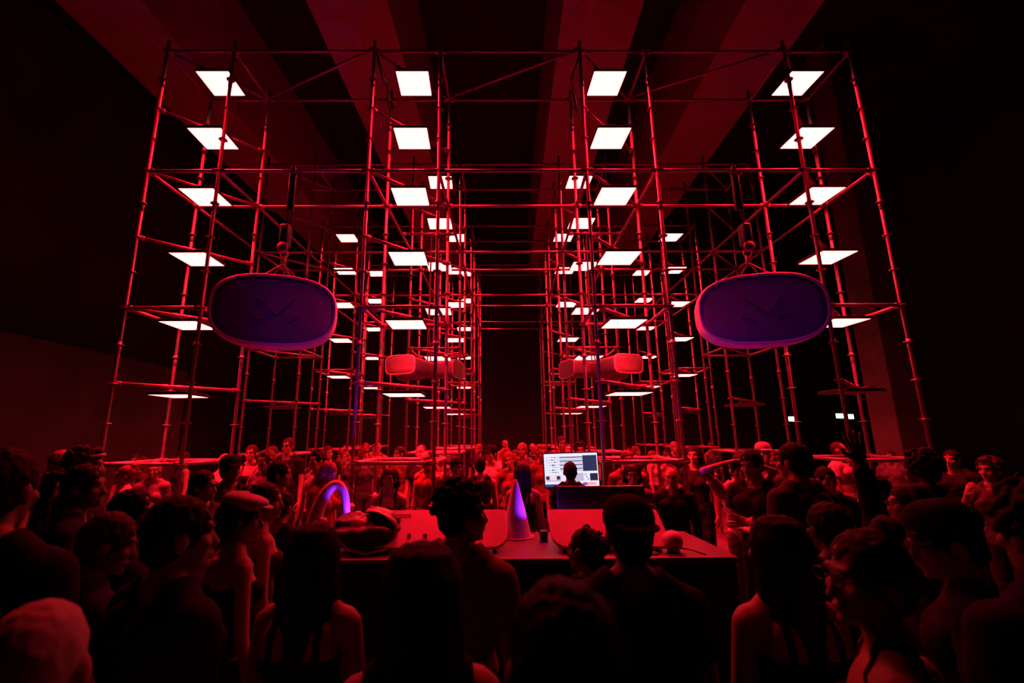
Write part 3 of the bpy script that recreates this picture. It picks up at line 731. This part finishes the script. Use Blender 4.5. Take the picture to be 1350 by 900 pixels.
def brim(b, y=.085, w=.085, L=.075, z=-.005):
    rings = []
    for q in range(6):
        t = q / 5; ww = w * math.sqrt(max(.02, 1 - (t * .93) ** 2)); yy = y + L * t; zz = z - .012 * t
        rings.append([(ww * math.cos(a), yy, zz + .004 * math.sin(a) + (.006 * (1 - (math.cos(a)) ** 2))) for a in [2 * math.pi * j / 14 for j in range(14)]])
    b.rings(rings)

def person(label, x, y, h, yaw, bd, hs='short', hc='black', skin='skin_mid', top=('tee', 'black'), legs='black', group='people in the crowd', extra=(), hseed=0, shoes='black'):
    root = empty('person', (x, y, 0), math.radians(yaw)); sc = (h - .015) / 1.75; root.scale = (sc, sc, sc)
    tag(root, label, 'person', group)
    o = obj('body', bd['body'], None, root)
    if skin != 'skin_light': o.material_slots[0].link = 'OBJECT'; o.material_slots[0].material = MATS[skin]
    HM = bd['HM']
    if hs: obj('hair', hair(hs, hseed), 'hair_' + hc, root, mtx=HM)
    if top:
        k = top[0]
        if k not in bd['topmesh']: bd['topmesh'][k] = bd['tops'][k](bd['sel'][k])
        obj('top', bd['topmesh'][k], 'cloth_' + top[1], root)
    obj('trousers', bd['trousers'], 'cloth_' + legs, root)
    obj('shoes', bd['shoes'], 'cloth_' + shoes, root)
    for e in extra:
        if e == 'beret':
            c = beret_mesh().build('flat_cap', 'cap_cloth', root, True, mtx=HM @ Matrix.Translation((0, .006, .075)) @ Matrix.Rotation(-.12, 4, 'X'))
            b = MB(); brim(b, .10, .07, .05, .0); b.build('cap_peak', 'cap_cloth', c, True)
        elif e in ('cap', 'darkcap', 'backcap'):
            m = 'cap_cloth' if e == 'cap' else 'cloth_black'
            M = HM @ Matrix.Translation((0, -.012, .045)) @ Matrix.Rotation(math.pi if e == 'backcap' else 0, 4, 'Z')
            b = MB(); b.rings([[(r * .9 * math.cos(2 * math.pi * j / 24), r * 1.06 * math.sin(2 * math.pi * j / 24), z) for j in range(24)] for r, z in ((.1, -.01), (.101, .02), (.094, .05), (.075, .075), (.04, .09), (.004, .094))])
            c = b.build('cap', m, root, True, mtx=M)
            b = MB(); brim(b, .09, .075, .07, .0); b.build('cap_peak', m, c, True)
        elif e in ('glasses', 'shades'):
            b = MB()
            for s in (-1, 1):
                b.tube([(s * .034 + .022 * math.cos(a), .104, .002 + .016 * math.sin(a)) for a in [i * math.pi / 7 for i in range(15)]], .0022, 6)
                b.tube([(s * .056, .104, .006), (s * .08, .06, .008), (s * .086, -.01, .0)], .002, 6)
            b.tube([(-.012, .104, .004), (0, .107, .006), (.012, .104, .004)], .002, 6)
            g = b.build('glasses', 'black_plastic', root, True, mtx=HM)
            if e == 'shades':
                for s in (-1, 1): MB().ellipsoid((s * .034, .104, .002), (.022, .003, .016), None, 12, 6).build('lens', 'glass_dark', g, True)
        elif e == 'hoop':
            b = MB()
            b.tube([(-.088, -.004 + .017 * math.cos(a), -.066 + .019 * math.sin(a)) for a in [i * math.pi / 9 for i in range(19)]], .0022, 6)
            b.build('hoop_earring', 'gold', root, True, mtx=HM)
        elif e == 'headphones':
            b = MB(); b.tube([(.094 * math.cos(a), -.01, .01 + .125 * math.sin(a)) for a in [i * math.pi / 12 for i in range(13)]], .008, 8)
            hp = b.build('headphones', 'black_plastic', root, True, mtx=HM)
            for s in (-1, 1): MB().ellipsoid((s * .096, -.008, -.015), (.02, .036, .042), None, 14, 8).build('ear_cup', 'black_plastic', hp, True)
        elif e == 'headband':
            b = MB(); b.tube([(.086 * math.cos(a), -.01 + .1 * math.sin(a), .055 + .02 * math.sin(a)) for a in [i * math.pi / 12 for i in range(25)]], .012, 8)
            b.build('headband', 'cloth_white', root, True, mtx=HM)
    return root

FV = 0.0085
bM = lambda **k: body('m', **k)
bF = lambda **k: body('f', **k)
fg = 'crowd closest to the camera'
# nearest people, seen mostly from behind
person('person with pale cropped hair at the bottom left corner', -.76, .85, 1.69, 12, bM(vox=FV, hy=.15), 'buzz', 'pale', 'skin_light', ('tee', 'white'), group=fg)
person('dark-haired person in a black shirt in front of the flat cap wearer', -0.99, 1.55, 1.77, -30, bM(vox=FV, hy=-.35), 'short', 'black', 'skin_light', ('tee', 'black'), group=fg)
person('person wearing a pale flat cap, bare shoulder turned right', -1.25, 2.45, 1.66, -45, bF(vox=FV, hy=-.5), 'bob', 'black', 'skin_light', ('tube', 'black'), group=fg, extra=('beret',))
person('person with swept-up hair and bare shoulders behind the flat cap', -1.36, 2.95, 1.68, -55, bF(vox=FV, hy=-.4), 'updo', 'brown', 'skin_light', ('tube', 'charcoal'), group=fg)
person('person in dark clothes in profile at the far left, chin lit', -1.74, 2.35, 1.71, -50, bM(vox=FV, hy=-.5), 'short', 'black', 'skin_light', ('tee', 'black'), group=fg)
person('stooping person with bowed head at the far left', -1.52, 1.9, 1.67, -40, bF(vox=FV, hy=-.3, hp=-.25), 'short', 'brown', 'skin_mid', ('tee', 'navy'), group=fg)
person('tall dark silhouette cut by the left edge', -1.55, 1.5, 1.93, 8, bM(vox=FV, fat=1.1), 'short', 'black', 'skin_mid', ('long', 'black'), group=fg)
person('woman with long dark hair and black straps over bare shoulders', -0.61, 1.75, 1.65, -5, bF(vox=FV, hy=.05), 'long', 'black', 'skin_light', ('strap', 'black'), group=fg)
person('woman with long dark hair and a gold hoop earring', -0.15, 1.2, 1.7, 8, bF(vox=FV, hy=.1), 'straight', 'black', 'skin_light', ('tank', 'black'), group=fg, extra=('hoop',))
person('tall person with curly dark hair in front of the left console', -0.09, 1.95, 1.77, -25, bM(vox=FV, hy=-.7), 'curly', 'black', 'skin_light', ('tee', 'rust'), group=fg)
person('dark round head nearest the camera at the bottom centre', 0.12, 0.72, 1.75, 0, bM(vox=FV, fat=1.05), 'short', 'black', 'skin_light', ('tee', 'black'), group=fg, hseed=2)
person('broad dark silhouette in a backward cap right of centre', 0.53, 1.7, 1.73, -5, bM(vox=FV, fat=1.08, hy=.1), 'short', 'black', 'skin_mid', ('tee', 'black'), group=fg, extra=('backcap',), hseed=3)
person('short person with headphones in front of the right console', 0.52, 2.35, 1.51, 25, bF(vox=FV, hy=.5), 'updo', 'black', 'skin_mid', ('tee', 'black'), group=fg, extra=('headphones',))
person('woman with long straight hair and one bare shoulder, right of centre', 1.03, 1.66, 1.68, 5, bF(vox=FV), 'straight', 'black', 'skin_light', ('strap', 'black'), group=fg, hseed=4)
person('broad-shouldered person in a dark tee with back turned', 2.19, 3.20, 1.90, 15, bM(vox=FV, fat=1.1, aR='hip', aL='bent', hy=.2), 'short', 'black', 'skin_light', ('tee', 'charcoal'), group=fg, hseed=5)
person('woman in glasses with tied-up hair in profile facing left', 1.02, 1.26, 1.71, 55, bF(vox=.007, hy=.6), 'bun', 'brown', 'skin_light', ('strap', 'black'), group=fg, extra=('glasses',))
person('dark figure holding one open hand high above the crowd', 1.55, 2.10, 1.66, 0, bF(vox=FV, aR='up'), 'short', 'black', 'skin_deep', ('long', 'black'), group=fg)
person('person in a dark cap bending left at the right side', 1.62, 1.62, 1.72, 45, bM(vox=FV, hy=.4, hp=-.2), 'short', 'black', 'skin_light', ('tee', 'black'), group=fg, extra=('darkcap',))
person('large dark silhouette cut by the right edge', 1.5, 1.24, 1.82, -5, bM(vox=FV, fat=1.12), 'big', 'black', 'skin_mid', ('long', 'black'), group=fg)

# crowd round the desk and beneath the towers
mid = 'crowd around the desk'
b_dm, b_df = bM(), bF()
b_face, b_phone, b_cross, b_up, b_over = bF(aR='face'), bM(aR='phone'), bM(aL='cross', aR='cross', hp=-.2), bF(aR='up', hp=.1), bM(aL='over', aR='over')
b_bow, b_hip, b_fist, b_tilt = bF(hp=-.45), bM(aR='hip', hy=.3), bM(aR='fist'), bF(hr=.2, hy=-.3)
person('bearded person with folded arms beside the broad-shouldered one', 2.38, 4.02, 1.83, 120, b_cross, 'short', 'black', 'skin_light', ('tee', 'black'), group=mid)
person('person in a pale shirt with both arms raised over the head', 2.72, 4.9, 1.70, 170, b_over, 'short', 'brown', 'skin_light', ('tee', 'white'), group=mid, legs='grey')
person('person in a cap behind the raised arms on the right', 3.70, 6.0, 1.84, 165, b_dm, 'short', 'brown', 'skin_light', ('tee', 'grey'), group=mid, extra=('cap',))
person('bald person standing behind the desk right end', 2.12, 5.15, 1.60, 150, b_dm, None, 'black', 'skin_light', ('long', 'black'), group=mid)
person('person under the inner right tower looking at the desk', 1.90, 6.0, 1.76, 175, b_dm, 'short', 'brown', 'skin_light', ('tee', 'rust'), group=mid)
person('person in a pale shirt with a hand at the chin by the right tower', 1.68, 5.15, 1.63, 165, b_face, 'bob', 'black', 'skin_light', ('tee', 'grey'), group=mid)
person('person with one cheek lit, standing by the right tower post', 2.95, 6.35, 1.80, 140, b_df, 'wavy', 'black', 'skin_light', ('tee', 'black'), group=mid)
person('woman in a strappy top with long dark hair beside the white cone', .46, 5.12, 1.65, -15, b_df, 'long', 'black', 'skin_light', ('strap', 'black'), group=mid, hseed=2)
person('tall person behind the bright monitor', 1.45, 8.2, 1.94, 175, b_dm, 'short', 'brown', 'skin_light', ('tee', 'rust'), group=mid)
person('curly-haired person at the top right corner of the monitor', 1.62, 7.5, 1.84, 170, b_dm, 'curly', 'black', 'skin_mid', ('tee', 'charcoal'), group=mid)
person('person in a black vest over a bare chest under the inner left tower', -.98, 5.0, 1.62, 178, b_df, 'bob', 'black', 'skin_light', ('strap', 'black'), group=mid)
person('woman in dark straps left of the sunglasses wearer', -3.48, 7.0, 1.84, 185, b_df, 'pony', 'brown', 'skin_light', ('strap', 'black'), group=mid)
person('woman with a hand raised to the mouth under the left pod', -3.0, 6.6, 1.83, 175, b_face, 'updo', 'brown', 'skin_light', ('tank', 'black'), group=mid)
person('tall person in sunglasses under the left pod', -3.10, 7.4, 1.94, 175, b_dm, 'short', 'brown', 'skin_light', ('tee', 'black'), group=mid, extra=('shades',))
person('dark-haired person in profile below the left pod', -1.83, 4.2, 1.75, -80, b_dm, 'short', 'black', 'skin_light', ('tee', 'black'), group=mid)
person('person in a dark cap left of the crowd facing right', -2.38, 4.4, 1.78, -120, b_dm, 'short', 'black', 'skin_mid', ('tee', 'black'), group=mid, extra=('darkcap',))
person('person in sunglasses near the left outer tower base', -2.15, 3.6, 1.71, -110, b_hip, 'short', 'black', 'skin_light', ('tee', 'charcoal'), group=mid, extra=('shades',))
person('woman with long fair hair looking down behind the arch', -1.75, 5.2, 1.69, -110, b_bow, 'wavy', 'ginger', 'skin_light', ('tee', 'rust'), group=mid)
person('person raising a fist in front of the fair-haired woman', -1.42, 3.35, 1.58, -20, b_fist, 'short', 'black', 'skin_light', ('tee', 'black'), group=mid)
person('person in a white headband at the left', -2.95, 3.45, 1.88, -60, b_dm, 'curly', 'brown', 'skin_light', ('tee', 'black'), group=mid, extra=('headband',))
person('light-faced person in an open collar at the far left', -4.17, 4.6, 1.84, -100, b_dm, 'short', 'fair', 'skin_light', ('tee', 'black'), group=mid)
person('person resting a hand near the ear at the left', -2.30, 2.7, 1.81, -60, bF(aL='face', hy=-.3), 'pony', 'black', 'skin_mid', ('tee', 'navy'), group=mid)
person('left one of two faces lit behind the raised hand', 2.85, 3.35, 1.66, 70, b_df, 'short', 'black', 'skin_light', ('tee', 'black'), group=mid, hseed=2)
person('right one of two faces lit behind the raised hand, in shades', 2.42, 2.62, 1.68, 80, b_tilt, 'long', 'black', 'skin_light', ('tee', 'black'), group=mid, extra=('shades',))
person('distant person beyond the right outer tower base', 7.15, 8.0, 1.67, 120, b_dm, 'short', 'brown', 'skin_light', ('tee', 'grey'), group=mid)
person('person with a bright face at the right, hair dark', 6.17, 6.0, 1.74, 110, b_dm, 'short', 'black', 'skin_light', ('tee', 'black'), group=mid, hseed=3)
person('person with a hand at the mouth beside the right edge silhouette', 5.10, 4.6, 1.71, 100, b_face, 'curly', 'brown', 'skin_light', ('tee', 'charcoal'), group=mid)
person('dark bushy-haired person with back turned at the right', 3.36, 3.5, 1.82, 30, b_dm, 'big', 'black', 'skin_deep', ('long', 'black'), group=mid)
person('lone person far off at the left wall', -6.0, 8.0, 1.68, -140, b_dm, 'short', 'brown', 'skin_light', ('tee', 'grey'), group=mid)
person('person at the bright monitor, head dark against the screen', 1.02, 5.3, 1.66, -4, bM(aL='bent', aR='bent'), 'short', 'black', 'skin_deep', ('tee', 'black'), group=mid, hseed=6)
person('person in a flat dark hat left of the white cone', .16, 7.2, 1.80, 150, b_dm, 'short', 'black', 'skin_light', ('tee', 'white'), group=mid, extra=('darkcap',))
person('woman with a full ginger fringe beside the white cone', .42, 6.6, 1.73, 190, b_tilt, 'wavy', 'ginger', 'skin_light', ('tee', 'rust'), group=mid, hseed=3)
person('fair-haired pair in the aisle, left one', .72, 8.0, 1.83, 165, b_dm, 'short', 'fair', 'skin_light', ('tee', 'grey'), group=mid, hseed=4)
person('fair-haired pair in the aisle, right one', .98, 7.5, 1.79, 195, b_df, 'curly', 'fair', 'skin_light', ('tee', 'rust'), group=mid)
person('person turned away in black at the aisle mouth', -.02, 6.0, 1.70, 20, b_dm, 'short', 'black', 'skin_light', ('tank', 'black'), group=mid, hseed=5)
person('person in a dark jacket under the inner left tower edge', -.30, 5.6, 1.72, 190, b_cross, 'short', 'black', 'skin_light', ('long', 'black'), group=mid, hseed=3)
person('dark person in front of the right tower base, hand lit', 3.2, 4.3, 1.66, 170, b_phone, 'short', 'black', 'skin_mid', ('long', 'black'), group=mid, hseed=4)
person('woman in black right of the monitor, hair hanging loose', 1.14, 6.75, 1.70, 200, b_df, 'straight', 'black', 'skin_light', ('tee', 'black'), group=mid, hseed=5)
# far crowd beneath the rows of towers
rnd = random.Random(11)
placed = [(o.location.x, o.location.y) for o in bpy.data.objects if o.name.startswith('person')]
posts = [(tower_x(t, D0 + DROW * r + .5 * sy) + .5 * sx, D0 + DROW * r + .5 * sy) for r in range(4) for t in range(4) for sx in (-1, 1) for sy in (-1, 1)]
zones = [('under the left towers', -4.6, -.6, 5.4, 13.5, 24), ('under the right towers', 1.6, 6.5, 6.6, 13.5, 16), ('in the middle aisle', -.4, 1.8, 8.6, 13.0, 8), ('near the left wall', -6.5, -4.4, 5.0, 8.5, 3)]
bods = [b_dm, b_df, b_dm, b_df, b_tilt, b_hip, b_face, b_phone]
POSE = ['', '', '', '', ' with tilted head', ' with a hand on the hip', ' with a hand at the face', ' holding up one hand']
HST = {'wavy': 'wavy', 'bob': 'bobbed', 'pony': 'ponytailed', 'bun': 'top-knotted', 'long': 'long', 'short': 'short', 'curly': 'curly', 'buzz': 'cropped'}
TOPN = {'tank': 'vest', 'strap': 'strap top', 'tee': 'T-shirt'}
used_labels = set()
for zone, xa, xb, ya, yb, cnt in zones:
    done = 0; tries = 0
    while done < cnt and tries < 4000:
        tries += 1
        x, y = rnd.uniform(xa, xb), rnd.uniform(ya, yb)
        if min(math.hypot(x - a, y - b_) for a, b_ in placed) < .55 or min(math.hypot(x - a, y - b_) for a, b_ in posts) < .44: continue
        if -1.8 < x < 2.3 and y < 5.2: continue
        if .6 < x < 1.8 and y < 6.3: continue
        q = rnd.randrange(len(bods)); bd = bods[q]; fem = q in (1, 3, 4, 6)
        hs = rnd.choice(['wavy', 'bob', 'pony', 'bun', 'long'] if fem else ['short', 'short', 'curly', 'buzz']); hc = rnd.choice(['black', 'brown', 'brown', 'fair', 'ginger'])
        tp = rnd.choice(['tank', 'strap', 'tee'] if fem else ['tee', 'tee', 'tank']); tc = rnd.choice(['black', 'charcoal', 'grey', 'white', 'rust'] if zone[0] != 'n' else ['black', 'charcoal'])
        row = 'nearest' if y < 8.2 else 'second rank' if y < 11 else 'farthest'
        lab = '%s person with %s %s hair in %s %s%s, %s' % (row, {'black': 'black', 'brown': 'brown', 'fair': 'fair', 'ginger': 'ginger'}[hc], HST[hs], {'black': 'black', 'charcoal': 'dark grey', 'grey': 'mid grey', 'white': 'pale', 'rust': 'rusty'}[tc], TOPN[tp], POSE[q], zone)
        if lab in used_labels or len(lab.split()) > 16: continue
        used_labels.add(lab)
        person(lab, x, y, rnd.uniform(1.6, 1.72) if fem else rnd.uniform(1.68, 1.84), 180 + rnd.uniform(-50, 50), bd, hs, hc,
               rnd.choice(['skin_light', 'skin_light', 'skin_mid']), (tp, tc), 'denim', 'far crowd ' + zone)
        placed.append((x, y)); done += 1
